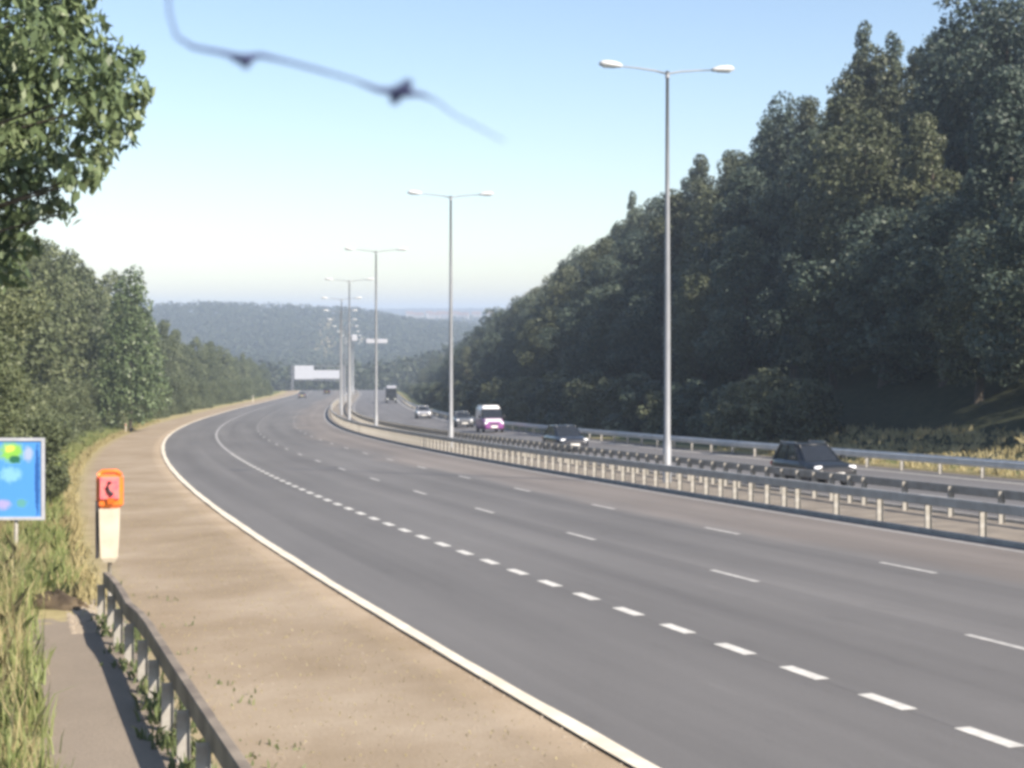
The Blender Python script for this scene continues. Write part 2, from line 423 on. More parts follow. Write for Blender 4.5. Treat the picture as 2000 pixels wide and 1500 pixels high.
dashes('lane_marking', 22.0, .13, 2.0, 9.0, 2.0, 640, M['line_worn'])
dashes('lane_marking', 24.9, .13, 5.0, 9.0, 2.0, 640, M['line_worn'])

# ------------------------------------------------------------------ crash barriers
def wbeam_profile(side):
    # (offset, height) round the folded steel rail; side = +1 faces larger t
    f = [(0, .0), (.0, .035), (.075, .085), (.075, .125), (.015, .155), (.015, .175), (.075, .205), (.075, .245), (0, .295), (0, .33)]
    back = [(o - .006, h) for o, h in reversed(f)]
    return [(side * o, h) for o, h in f + back]
def box_profile(side):
    # open box beam: a folded hollow rail
    f = [(-.03, .13), (-.03, .33), (-.02, .345), (.07, .345), (.085, .33), (.085, .13), (.07, .11), (.06, .11), (.06, .32), (.0, .32), (.0, .11), (-.02, .11)]
    return [(side * o, h) for o, h in f]
def barrier(name, t_of, s0, s1, side, z0, label, post_side, post_s, top=.66, rail_mat='steel', postw=.13, gmax=100, use_ground=False, ztop_post=.6, beam='box'):
    e = empty(name, W(s0, t_of(s0)) if not use_ground else G(s0, t_of(s0)))
    e0 = Vector(e.location)
    tag(e, label, 'crash barrier')
    prof = box_profile(side) if beam == 'box' else wbeam_profile(side); mb = MB(); rr = []
    Pf = G if use_ground else W
    s = s0
    while s <= s1 + .01:
        t = t_of(s)
        rr.append([Pf(s, t + o, top - .33 + h) - e0 for o, h in prof]); s += 1.0 if s < 120 else 3.0
    mb.loft(rr, cap=True, sm=False); mb.build('rail', M[rail_mat], e)
    # posts, each standing on its own
    pm = MB(); h = ztop_post + .3
    pm.box((0, 0, h / 2 - .3), (postw, .006, h)); pm.box((-postw / 2 + .003, .025, h / 2 - .3), (.006, .05, h)); pm.box((postw / 2 - .003, -.025, h / 2 - .3), (.006, .05, h))
    first = pm.build('post', M['post'], e); me0 = first.data; used = False
    rest = MB(); n = 0
    for s in post_s:
        if not (s0 <= s <= s1): continue
        p = Pf(s, t_of(s) + post_side) - e0; rz = Hd(s) + random.uniform(-.03, .03)
        if n < gmax:
            o = first if not used else ob('post', me0, e); used = True
            o.location = p; o.rotation_euler = (random.uniform(-.012, .012), random.uniform(-.012, .012), rz)
        else:
            rest.box(p + Vector((0, 0, h / 2 - .3)), (postw, .05, h), rz)
        n += 1
    if rest.v: tag(rest.build('post', M['post'], e), 'posts of the barrier too far off to count', kind='stuff')
    return e
def seq(a, b, st):
    out = []; s = a
    while s < b: out.append(s); s += st * math.cos(Hd(s))
    return out
s_break = solve_s(1530, 15.6, 10, 90); s_first = solve_s(1944, 15.6, 10, 90)
pA = seq(s_first - 2.4 * .95 * 10, s_break, 2.4 * 1.01) + seq(s_break, 330, 1.2)
barrier('crash_barrier', lambda s: 15.55, s_first - 24, 560, -1, 0, 'long steel crash barrier beside the near carriageway on the central reserve', .07, pA, top=.84, postw=.15, ztop_post=.70)
barrier('crash_barrier', lambda s: 18.1, s_first - 24, 560, 1, 0, 'long steel crash barrier edging the oncoming carriageway behind the central lamp columns', -.07,
        [s + .55 for s in pA], top=.86, rail_mat='steel_dull', postw=.15, ztop_post=.84)
barrier('crash_barrier', lambda s: 28.55, 10, 560, -1, 0, 'pale steel crash barrier along the foot of the dark wooded bank', .08, seq(11, 330, 3.2), top=.74, rail_mat='steel_pale', beam='w')
S_PH = solve_s(215, -4.15, 12, 60)
def tl(s): return -4.1 - .10 * smooth(S_PH - 6.2, S_PH - 5.6, s) - .12 * smooth(S_PH - 3, S_PH, s)
barrier('crash_barrier', tl, 2.0, S_PH - .3, 1, 0, 'short weathered crash barrier between the footpath and the dry verge', -.08, seq(2.5, S_PH - .2, 1.62), top=.70, postw=.13, ztop_post=.54,
        rail_mat='steel_rust', use_ground=True)

# ------------------------------------------------------------------ lamp columns
def make_column():
    e = empty('lamp_column')
    p = MB(); p.tube([(0, 0, -.3), (0, 0, 1.5), (0, 0, 1.55), (0, 0, 6), (0, 0, 10.5), (0, 0, 14.75)], [.155, .155, .125, .115, .085, .06], 14); p.build('pole', M['column'], e)
    d = MB(); d.box((-.155, 0, .75), (.012, .14, .55)); d.build('access_door', M['steel_dull'], e)
    c = MB(); c.tube([(0, 0, 14.70), (0, 0, 14.95)], [.085, .07], 12); c.build('bracket_collar', M['column'], e)
    for sx in (-1, 1):
        a = MB(); a.tube([(0, 0, 14.85), (.5 * sx, 0, 14.95), (1.2 * sx, 0, 15.02), (1.85 * sx, 0, 15.06)], [.036, .032, .028, .024], 10); a.build('arm', M['column'], e)
        l = MB(); x0 = 1.75; rings = []
        for q, w, h0, h1 in ((0, .05, -.03, .05), (.08, .11, -.05, .09), (.3, .17, -.05, .14), (.6, .18, -.05, .15), (.8, .14, -.05, .12), (.88, .07, -.03, .06)):
            z = 15.06 + q * .06
            rings.append([((x0 + q) * sx, -w, z + h0), ((x0 + q) * sx, w, z + h0), ((x0 + q) * sx, w * .95, z + h1 * .5), ((x0 + q) * sx, w * .55, z + h1),
                          ((x0 + q) * sx, -w * .55, z + h1), ((x0 + q) * sx, -w * .95, z + h1 * .5)])
        l.loft(rings); lo = l.build('lantern', M['lantern'], e)
        g = MB(); g.box(((x0 + .48) * sx, 0, 15.03), (.52, .26, .07), bev=.02); g.build('lens', M['lens'], lo)
    return e
colp = make_column()
d0 = solve_s(1305, 16.85, 20, 120)
cols = [d0 + 39.0 * k for k in range(13)]
colnames = ['tallest pale twin-arm lamp column, nearest on the central reserve', 'second nearest twin-arm lamp column, before the small cars',
            'third nearest twin-arm lamp column from the camera']
for k, s in enumerate(cols):
    o = colp if k == 0 else copy_tree(colp)
    o.location = W(s, 16.85, .03); o.rotation_euler = (0, 0, Hd(s))
    o.rotation_euler[0] = random.uniform(-.002, .002); o.scale[2] = 1.014
    tag(o, colnames[k] if k < 3 else 'distant twin-arm lamp column on the reserve, %s counting away from the camera' % ordinal(k + 1), 'lamp post', 'lamp columns on the central reserve')

# ------------------------------------------------------------------ emergency telephone
e = empty('emergency_telephone', G(S_PH, -4.15)); e.rotation_euler = (0, 0, R(10))
tag(e, 'orange and cream roadside telephone pillar standing at the end of the short barrier', 'telephone')
b = MB(); b.tube([(0, 0, -.2), (0, 0, .85)], .035, 12); b.build('pole', M['post'], e)
b = MB(); rings = []
for z, w, d in ((.78, .09, .08), (.86, .14, .11), (1.3, .165, .13), (1.72, .175, .14)):
    rings.append([(-w, -d, z), (w, -d, z), (w, d, z), (-w, d, z)])
b.loft(rings, sm=False); b.build('pedestal', M['ph_white'], e)
b = MB(); b.box((0, 0.07, 2.02), (.46, .30, .60), bev=.06); hood = b.build('hood', M['ph_orange'], e)
b = MB()
for z in (2.30,): b.tube([(-.2, -.02, z), (-.12, -.02, z + .07), (.12, -.02, z + .07), (.2, -.02, z)], .04, 8)
b.build('top_rim', M['ph_orange'], hood)
b = MB(); b.box((0, -.10, 2.08), (.34, .05, .40), bev=.015); face = b.build('face_panel', M['ph_pink'], e)
b = MB(); b.tube([(.02, -.15, 2.20), (-.03, -.16, 2.12), (.0, -.16, 2.04), (.06, -.15, 1.97)], [.035, .022, .022, .035], 8); b.build('handset', M['dark'], e)
b = MB(); b.box((.03, -.135, 1.86), (.12, .03, .10)); b.build('speaker_grille', mat('burnt_orange', (.55, .12, .01), .5), e)
b = MB(); b.box((-.215, .06, 1.35), (.05, .24, 1.0)); b.build('shaded_side', M['dark'], e)  # dark slab added to give the pillar's left side its shade

# ------------------------------------------------------------------ blue roadside board
def board_mat():
    m = bpy.data.materials.new('blue_board_print'); m.use_nodes = True
    nt = m.node_tree; L = nt.links; b = nt.nodes['Principled BSDF']; b.inputs['Roughness'].default_value = .4
    tc = nt.nodes.new('ShaderNodeTexCoord')
    base = nt.nodes.new('ShaderNodeRGB'); base.outputs[0].default_value = (.07, .29, .70, 1)
    cur = base.outputs[0]
    def blob(cx, cz, rx, rz, col, w=.35):
        nonlocal cur
        mp = nt.nodes.new('ShaderNodeMapping'); mp.inputs['Location'].default_value = (-cx / rx, 0, -cz / rz); mp.inputs['Scale'].default_value = (1 / rx, 0, 1 / rz)
        L.new(tc.outputs['Object'], mp.inputs[0])
        n = nt.nodes.new('ShaderNodeTexNoise'); n.inputs['Scale'].default_value = 9; L.new(tc.outputs['Object'], n.inputs[0])
        ln = nt.nodes.new('ShaderNodeVectorMath'); ln.operation = 'LENGTH'; L.new(mp.outputs[0], ln.inputs[0])
        ad = nt.nodes.new('ShaderNodeMath'); ad.operation = 'MULTIPLY_ADD'; L.new(n.outputs[0], ad.inputs[0]); ad.inputs[1].default_value = 1.2; L.new(ln.outputs['Value'], ad.inputs[2])
        mr = nt.nodes.new('ShaderNodeMapRange'); mr.inputs[1].default_value = 1.6 - w; mr.inputs[2].default_value = 1.6 + w; mr.inputs[3].default_value = 1; mr.inputs[4].default_value = 0
        L.new(ad.outputs[0], mr.inputs[0])
        mx = nt.nodes.new('ShaderNodeMix'); mx.data_type = 'RGBA'; L.new(mr.outputs[0], mx.inputs[0]); L.new(cur, mx.inputs[6]); mx.inputs[7].default_value = (*col, 1)
        cur = mx.outputs[2]
    blob(-.68, .60, .26, .22, (.22, .52, .08)); blob(-.72, .68, .12, .08, (.60, .68, .12), .2); blob(-.60, .44, .14, .08, (.02, .14, .08), .2)
    blob(-.30, .56, .10, .15, (.34, .42, .80)); blob(-.70, .10, .22, .16, (.20, .48, .82)); blob(-.88, -.58, .18, .10, (.36, .34, .66)); blob(-.45, -.55, .12, .10, (.10, .34, .34)); blob(-.10, .0, .05, .8, (.02, .10, .34), .2)
    L.new(cur, b.inputs['Base Color']); return m
DS = 37.0
xr = (88 - 1000) / F * DS
zb = EYE - (1015 - 615) / F * DS; zt = EYE - (855 - 615) / F * DS
sg = empty('roadside_sign', (xr, DS, 0))
tag(sg, 'bright blue board with a white border on posts among the hedge shrubs', 'sign')
Wd, Hh = 2.1, zt - zb
b = MB(); b.box((-Wd / 2, 0, (zb + zt) / 2), (Wd, .03, Hh)); bd = b.build('back_plate', M['sign_back'], sg)
b = MB(); b.box((0, 0, 0), (Wd - .14, .012, Hh - .14)); fc = b.build('sign_face', board_mat(), sg); fc.location = (-Wd / 2, -.024, (zb + zt) / 2)
# re-centre the print coordinates on the right-hand edge
for v in fc.data.vertices: v.co.x -= (Wd - .14) / 2
fc.location.x += (Wd - .14) / 2
fr = MB(); hw = .07
for cx, cz, w, h in ((-Wd / 2, zb + hw / 2, Wd, hw), (-Wd / 2, zt - hw / 2, Wd, hw)): fr.box((cx, -.035, cz), (w, .04, h))
for cx in (-hw / 2, -Wd + hw / 2): fr.box((cx, -.035, (zb + zt) / 2), (hw, .04, Hh - 2 * hw))
fr.build('border', M['sign_white'], sg)
gz = Zg(DS, -6) - .5
for px in (-.67, -1.6):
    b = MB(); b.tube([(px, .05, gz), (px, .05, zt - .1)], .045, 10); b.build('pole', M['post'], sg)

# marker posts on the verge
for (px, t, z, lab) in ((246, -4.4, .9, 'small cream marker post beside the dry verge near the left hedge'), (494, -2.6, 1.0, 'small white marker post where the left verge narrows in the distance')):
    s = solve_s(px, t, 60, 420); e = empty('marker_post', G(s, t)); tag(e, lab, 'marker post', 'marker posts along the verge')
    k = 1.0 if px < 300 else 1.5
    b = MB(); b.box((0, 0, z * .45 * k), (.13 * k, .04, z * .9 * k + .1), bev=.015); b.build('blade', M['ph_white'], e)
    b = MB(); b.box((0, -.03, z * .78 * k), (.09 * k, .01, .12)); b.build('reflector', M['tail'] if px < 300 else M['sign_white'], e)

# ------------------------------------------------------------------ gantry far down the road
gs = 620.0; gP = W(gs, 7.4)
gx0, gx1 = (574 - 1000) / F * gs, (668 - 1000) / F * gs
gt, gb = EYE - (714 - 615) / F * gs, EYE - (741 - 615) / F * gs
e = empty('sign_gantry', (gx0, gs, gP.z)); tag(e, 'far overhead gantry with a long white sign panel spanning the carriageway', 'gantry')
wg = gx1 - gx0
def gz_(v): return v - gP.z
for x in (-.6, wg + .6):
    b = MB(); b.box((x, .4, gz_(gt) / 2 - 1), (.7, .7, gz_(gt) + 2)); b.build('leg', M['sign_back'], e)
b = MB()
for z in (gz_(gb) - .35, gz_(gt) - .2):
    b.box((wg / 2, .5, z), (wg + 1.6, .35, .35))
for i in range(13):
    x = wg * i / 12; b.box((x, .5, (gz_(gb) + gz_(gt)) / 2 - .2), (.18, .18, gz_(gt) - gz_(gb)))
b.build('truss', M['sign_back'], e)
b = MB(); b.box((wg * .21, 0, gz_((gt + gb) / 2)), (wg * .40, .15, gt - gb), bev=.05); b.build('sign_panel', M['sign_white'], e)
b = MB(); b.box((wg * .705, 0, gz_((gt + gb) / 2) - .75), (wg * .59, .15, (gt - gb) * .62), bev=.05); b.build('sign_panel', M['sign_white'], e)

# ------------------------------------------------------------------ cantilever signal mast
ms = 300.0; mP = W(ms, 16.9); mx0 = (684 - 1000) / F * mP.y
e = empty('signal_mast', (mx0, mP.y, mP.z)); tag(e, 'slim pale mast carrying a white box and a long pale board on its arm', 'signal mast')
zt_ = EYE - (661 - 615) / F * mP.y - mP.z
b = MB(); b.tube([(0, 0, -.2), (0, 0, zt_ * .6), (0, 0, zt_ + .3)], [.16, .13, .10], 10); b.build('pole', M['column'], e)
b = MB(); b.tube([(0, 0, zt_ - .2), (3, 0, zt_ - .1), (7, 0, zt_ - .2)], .07, 8); b.build('arm', M['column'], e)
b = MB(); b.box((.75, -.2, zt_ + .1), (1.0, .35, 1.2), bev=.1); b.build('signal_box', M['sign_white'], e)
b = MB(); b.box((4.9, -.2, zt_ - .5), (3.9, .2, .8), bev=.05); b.build('board', M['sign_white'], e)

# ------------------------------------------------------------------ vehicles (front towards +X, origin on the road under the middle)
def wheel(mbt, mbr, x, y, r, w):
    n = 20
    prof = [(-w / 2, r * .62), (-w / 2, r * .93), (-w * .38, r), (w * .38, r), (w / 2, r * .93), (w / 2, r * .62)]
    rings = [[(x + q * math.cos(2 * math.pi * i / n), y + o, r + q * math.sin(2 * math.pi * i / n)) for i in range(n)] for o, q in prof]
    mbt.loft(rings, cap=False)
    prof = [(-w * .42, .02), (-w * .42, r * .62), (w * .42, r * .62), (w * .42, .02)]
    rings = [[(x + q * math.cos(2 * math.pi * i / n), y + o, r + q * math.sin(2 * math.pi * i / n)) for i in range(n)] for o, q in prof]
    mbr.loft(rings, cap=True, sm=False)
def put_wheels(e, xs, W_, r, w=.22):
    for x in xs:
        for sy in (-1, 1):
            t = MB(); rm = MB(); wheel(t, rm, x, sy * (W_ / 2 - w / 2 - .01), r, w)
            wl = t.build('wheel', M['black'], e); rm.build('rim', M['rim'], wl)
def ring(x, w, z0, z1, shoulder=.12):
    h = z1 - z0
    p = [(w * .86, z0), (w * .98, z0 + h * .14), (w, z0 + h * .45), (w * .985, z0 + h * .72), (w * .93, z1 - h * .07), (w * .78, z1), (w * .35, z1 + .015)]
    return [(x, y, z) for y, z in p] + [(x, -y, z) for y, z in reversed(p)]
def make_car(label, group, paint, L_=4.4, W_=1.8, H=1.48, belt=.95, lit=True, suv=False, rear=False):
    e = empty('suv' if suv else 'car'); tag(e, label, 'suv' if suv else 'car', group)
    hw = W_ / 2; g = .30 if suv else .2; nose = belt - .14
    st = [(-L_ / 2, .84, g + .22, belt - .12), (-L_ / 2 + .08, .93, g + .08, belt - .02), (-L_ / 2 + .5, 1, g, belt + .01), (-.6, 1, g - .02, belt), (.4, 1, g - .02, belt - .01),
          (L_ / 2 - 1.3, 1, g, belt - .03), (L_ / 2 - .7, .98, g, nose + .05), (L_ / 2 - .28, .94, g + .02, nose), (L_ / 2 - .07, .86, g + .06, nose - .1), (L_ / 2, .76, g + .14, nose - .22)]
    b = MB(); b.loft([ring(x, hw * k, a, c) for x, k, a, c in st]); body = b.build('body', paint, e)
    # glasshouse
    xa, xb = -L_ / 2 + (.12 if suv else .3), L_ / 2 - 1.15; ta, tb = -L_ / 2 + (.5 if suv else 1.0), L_ / 2 - (1.85 if suv else 2.0)
    b = MB(); z0 = belt - .06
    def gr(q, z):
        x0 = xa + (ta - xa) * q; x1 = xb + (tb - xb) * q; w = hw * (.91 - .17 * q)
        return [(x0, -w * .9, z), (x0 + .12, -w, z), (x1 - .25, -w, z), (x1, -w * .82, z), (x1 + .04, 0, z), (x1, w * .82, z), (x1 - .25, w, z), (x0 + .12, w, z), (x0, w * .9, z)]
    b.loft([gr(0, z0), gr(.5, z0 + (H - .07 - z0) * .53), gr(1, H - .06)], sm=False); b.build('windows', M['glass'], e)
    b = MB(); r0 = gr(1, H - .06); c = Vector(((ta + tb) / 2, 0, 0))
    def sc(rg, k, z): return [(c.x + (p[0] - c.x) * k, p[1] * k, z) for p in rg]
    b.loft([sc(r0, 1.03, H - .075), sc(r0, 1.02, H - .035), sc(r0, .9, H - .01), sc(r0, .6, H)]); b.build('roof', paint, e)
    for sy in (-1, 1):
        for i, r in ((3 if sy < 0 else 5, .035), (1 if sy < 0 else 7, .05)):
            b = MB(); b.tube([gr(0, z0)[i], gr(.5, z0 + (H - .07 - z0) * .53)[i], gr(1, H - .05)[i]], r, 6); b.build('pillar', paint, e)
        x = (ta + tb) / 2; b = MB(); b.tube([(x + .1, sy * hw * .91, z0), (x + .05, sy * hw * .745, H - .06)], .035, 6); b.build('pillar', paint, e)
    put_wheels(e, (-L_ / 2 + .85, L_ / 2 - .85), W_, .36 if suv else .32)
    for x in (-L_ / 2 + .85, L_ / 2 - .85):
        for sy in (-1, 1):
            b = MB(); n = 18; r = .43 if suv else .39
            rg = [[(x + q * math.cos(math.pi * i / n * 2), sy * (hw * .86), .34 + q * math.sin(math.pi * i / n * 2)) for i in range(n)] for q in (.01, r)]
            rg2 = [[(p[0], sy * (hw * 1.003), p[2]) for p in rg[1]], [(p[0], sy * (hw * 1.003), p[2]) for p in rg[0]]]
            b.loft(rg + rg2, cap=False, sm=False); b.build('wheel_arch', M['dark'], e)
    for sy in (-1, 1):
        b = MB(); b.box((L_ / 2 - .17, sy * hw * .72, nose - .10), (.20, .26, .11), rz=-sy * .35, bev=.03); b.build('headlight', M['headlight'] if lit else M['lens'], e)
        b = MB(); b.box((-L_ / 2 + .05, sy * hw * .76, belt - .2), (.12, .3, .16), bev=.03); b.build('tail_light', M['tail'], e)
        b = MB(); b.box((L_ / 2 - 1.5, sy * (hw + .09), belt + .06), (.12, .2, .13), bev=.03); b.build('mirror', paint, e)
    b = MB(); b.box((L_ / 2 - .02, 0, g + .32), (.06, W_ * .62, .16), bev=.02); b.box((L_ / 2 - .02, 0, g + .12), (.08, W_ * .7, .09)); b.build('grille', M['dark'], e)
    b = MB(); b.box((L_ / 2 + .025, 0, g + .215), (.02, .52, .115)); b.build('number_plate', M['plate'], e)
    b = MB(); b.box((-L_ / 2 - .01, 0, belt - .32), (.02, .52, .115)); b.build('number_plate', M['plate_y'], e)
    return e
def put(e, s, t, toward=True, off=0.0):
    e.location = W(s, t); a = math.pi / 2 + Hd(s) + (math.pi if toward else 0) + off
    e.rotation_euler = (0, 0, a)
    e.rotation_euler[1] = 0
    sl = float(np.interp(s, _d, _sl)) * math.cos(Hd(s))
    e.rotation_mode = 'ZYX' if False else 'XYZ'
    # lie on the falling road: pitch about the car's own cross axis
    rot = Matrix.Rotation(a, 3, 'Z') @ Matrix.Rotation(-math.atan(sl) * (-1 if toward else 1), 3, 'Y')
    e.rotation_euler = rot.to_euler()
def paint(name, c, r=.25, m=0.3): 
    mm = mat(name, c, r, metal=m); mm.node_tree.nodes['Principled BSDF'].inputs['Coat Weight'].default_value = .25; return mm
GV = 'vehicles coming towards the camera'
P_dark = paint('paint_black', (.012, .014, .015), .35, 0); P_navy = paint('paint_charcoal', (.035, .04, .05)); P_silver = paint('paint_silver', (.42, .43, .46)); P_purple = paint('paint_purple', (.24, .07, .25), .35, 0)
P_white = paint('paint_white', (.80, .80, .82), .3, 0); P_grey = paint('paint_grey', (.16, .17, .18))
c1 = make_car('black tall car with bright roof glint, nearest on the oncoming carriageway', GV, P_dark, 3.7, 1.74, 1.52, .98, suv=True); put(c1, solve_s(1588, 20.8, 20, 120), 20.8)
b = MB(); 
for sy in (-1, 1): b.tube([(-1.5, sy * .56, 1.545), (-.2, sy * .56, 1.545)], .02, 6)
b.build('roof_rails', M['rim'], c1)
c2 = make_car('dark low car with lit headlights, second nearest of the oncoming vehicles', GV, P_navy, 4.3, 1.78, 1.46, .92); put(c2, solve_s(1104, 22.0, 40, 200), 22.0)
c3 = make_car('silver hatchback in the distance, left of the purple and white van', GV, P_silver, 4.1, 1.75, 1.5, .95); put(c3, solve_s(826, 26.2, 80, 300), 26.2)
c4 = make_car('tiny dark car driving away far down the near carriageway', 'vehicles driving away', P_dark, 4.3, 1.8, 1.5, .95, lit=False); put(c4, 470, 9.2, False)
c5 = make_car('tiny grey car far away in the inside lane, near the left verge', 'vehicles driving away', P_grey, 4.3, 1.8, 1.5, .95, lit=False); put(c5, 395, 5.4, False)
c6 = make_car('small grey car partly behind the second nearest lamp column', GV, P_grey, 4.2, 1.76, 1.48, .94); put(c6, solve_s(902, 26.3, 80, 300), 26.3)
# van
v = empty('van'); tag(v, 'purple and white van behind the nearest lamp column, far carriageway', 'van', GV)
v['label'] = 'white van with purple lower body, third nearest of the oncoming vehicles'
hw = .98
b = MB(); b.loft([ring(x, hw * k, a, c) for x, k, a, c in [(-2.5, .95, .4, 1.5), (-2.4, 1, .3, 1.6), (0, 1, .28, 1.6), (1.2, 1, .28, 1.45), (1.75, .98, .3, 1.2), (2.3, .92, .32, 1.02), (2.5, .8, .42, .85)]]); b.build('body', P_purple, v)
b = MB(); b.loft([[(x, w * hw, z0), (x, w * hw * .93, z1 - .12), (x, w * hw * .75, z1), (x, -w * hw * .75, z1), (x, -w * hw * .93, z1 - .12), (x, -w * hw, z0)] for x, w, z0, z1 in
                  [(-2.45, .96, 1.5, 2.2), (-2.3, .98, 1.5, 2.35), (.4, .98, 1.5, 2.35), (.9, .95, 1.45, 2.18)]]); b.build('upper_body', P_white, v)
b = MB(); b.loft([[(.86, -.9, 2.17), (.86, .9, 2.17), (.9, .93, 1.4), (.9, -.93, 1.4)], [(.95, -.86, 2.12), (.95, .86, 2.12), (1.62, .9, 1.22), (1.62, -.9, 1.22)]], sm=False); b.build('windscreen', M['glass'], v)
b = MB(); b.box((-.9, 0, 2.39), (2.9, 1.5, .12), bev=.04); b.build('roof', P_white, v)
b = MB(); b.box((2.02, 0, 1.125), (.72, 1.5, .07), ry=.28, bev=.02); b.build('bonnet', P_white, v)
b = MB(); b.box((-.8, .985, 1.45), (2.2, .02, .5)); b.box((-.8, -.985, 1.45), (2.2, .02, .5)); b.build('side_panel', P_white, v)
for sy in (-1, 1):
    b = MB(); b.box((2.38, sy * .7, .86), (.18, .32, .18), rz=-sy * .3, bev=.03); b.build('headlight', M['headlight'], v)
    b = MB(); b.box((1.15, sy * 1.12, 1.45), (.12, .22, .25), bev=.03); b.build('mirror', M['dark'], v)
b = MB(); b.box((2.47, 0, .78), (.08, .8, .14)); b.build('grille', M['dark'], v)
b = MB(); b.box((2.52, 0, .55), (.03, .6, .2)); b.build('number_plate', M['plate'], v)
put_wheels(v, (-1.6, 1.6), 1.96, .34)
v.scale = (.9, .9, .9); put(v, solve_s(957, 26.0, 80, 300), 26.0)
# lorry
v = empty('lorry'); tag(v, 'distant dark lorry with grey box trailer beside the shaded bank', 'lorry', GV)
b = MB(); b.box((3.6, 0, 1.9), (2.1, 2.4, 2.6), bev=.15); cab = b.build('cab', P_dark, v)
b = MB(); b.box((4.66, 0, 2.3), (.04, 2.1, .9)); b.build('windscreen', M['glass'], cab)
b = MB(); b.box((-1.6, 0, 2.6), (7.8, 2.5, 2.9), bev=.05); b.build('trailer_box', P_grey, v)
b = MB(); b.box((-.8, 0, .85), (9, 1.1, .3)); b.build('chassis', M['dark'], v)
b = MB(); b.box((3.4, 0, 3.55), (1.4, 2.2, .7), ry=-.2, bev=.1); b.build('wind_deflector', P_silver, cab)
for sy in (-1, 1):
    b = MB(); b.box((4.66, sy * .85, .95), (.08, .4, .22)); b.build('headlight', M['lens'], v)
put_wheels(v, (3.5, -3.2, -4.5), 2.5, .5, .3)
v.scale = (.85, .85, .85); put(v, solve_s(764, 26.0, 250, 520), 26.0)

# ------------------------------------------------------------------ vegetation
rng = np.random.default_rng(11)
def leaf_cloud(name, cl, n, size, material, seed, flat=.35, aspect=.55, shell=.55, droop=.0):
    """cl: rows (x,y,z,rx,ry,rz) of clumps; n leaves spread over them by size"""
    g = np.random.default_rng(seed); cl = np.array(cl, dtype=float)
    wt = (cl[:, 3] * cl[:, 4] + cl[:, 3] * cl[:, 5]); wt /= wt.sum()
    idx = g.choice(len(cl), n, p=wt); C = cl[idx]
    d = g.normal(size=(n, 3)); d /= np.linalg.norm(d, axis=1)[:, None]
    r = shell + (1 - shell) * g.random(n) ** .6; r *= np.where(g.random(n) < .12, g.uniform(1, 1.28, n), 1)
    P = C[:, :3] + d * r[:, None] * C[:, 3:6]
    nrm = d * .75 + g.normal(size=(n, 3)) * .6 + np.array([0, 0, flat]); nrm /= np.linalg.norm(nrm, axis=1)[:, None]
    a = np.cross(nrm, g.normal(size=(n, 3)) + np.array([0, 0, -droop * 4])); a /= np.linalg.norm(a, axis=1)[:, None]
    b_ = np.cross(nrm, a)
    if droop:
        a, b_ = b_, a
    L_ = size * g.uniform(.6, 1.4, n)[:, None]; Wd_ = L_ * aspect
    bend = nrm * L_ * .12
    V = np.stack([P - a * L_ / 2 + bend, P - b_ * Wd_ / 2, P + a * L_ / 2 + bend, P + b_ * Wd_ / 2], 1).reshape(-1, 3)
    Fq = np.arange(n * 4).reshape(n, 4)
    return mesh_np(name, V, Fq, material)
def trunk_mesh(h, r, tips, seed, lean=.0):
    rd = random.Random(seed); mb = MB()
    pts = [(0, 0, -.6)]; x = y = 0
    for k in range(1, 7):
        x += rd.uniform(-.04, .04) * h * .3 + lean; y += rd.uniform(-.04, .04) * h * .3; pts.append((x, y, h * .85 * k / 6))
    mb.tube(pts, [r * 1.25, r, r * .85, r * .7, r * .52, r * .34, r * .14], 9)
    for tp in tips:
        k = rd.choice([2, 3, 4, 5]); p0 = Vector(pts[k]); p1 = Vector(tp[:3])
        if p1.z < p0.z: p0 = Vector(pts[1])
        mid = (p0 + p1) / 2 + Vector((rd.uniform(-.2, .2), rd.uniform(-.2, .2), .12 * (p1 - p0).length))
        rr = r * (.42 - .05 * k)
        mb.tube([p0, mid, p1], [rr, rr * .6, rr * .2], 6)
    return mb
def tree_proto(name, h, rad, n, size, material, seed, shape='round', base=.22, label='', cat='tree', trunkr=None, nc=None, flat=.35):
    rd = random.Random(seed); cl = []
    nc = nc or 26
    for i in range(nc):
        q = (i + .5) / nc; zz = base + (1 - base) * q
        if shape == 'round': env = math.sin(math.pi * min(1, max(.02, (zz - base * .7) / (1 - base * .7)) ** .85)) ** .6
        elif shape == 'tall': env = (math.sin(math.pi * min(1, (zz - base * .5) / (1 - base * .5)) ** .7) ** .8) * .9
        elif shape == 'spire': env = max(.12, 1 - (zz - base) / (1 - base)) ** .8
        else: env = math.sqrt(max(.05, 1 - q ** 2))
        a_ = i * 2.399 + rd.uniform(-.5, .5); rr = rad * env * rd.uniform(.35, .82)
        cr = rad * rd.uniform(.26, .42) * (.6 + .4 * env)
        cl.append((rr * math.cos(a_), rr * math.sin(a_), h * zz - cr * .5, cr, cr, cr * rd.uniform(.7, 1.05)))
    cl.append((0, 0, h * (base + .45 * (1 - base)), rad * .45, rad * .45, h * (1 - base) * .34))
    e = empty(name); e['category'] = cat
    me = leaf_cloud('crown', cl, n, size, material, seed, flat=flat); ob('crown', me, e)
    tm = trunk_mesh(h, trunkr or h * .018, cl[:12], seed); tm.build('trunk', M['bark'], e)
    return e

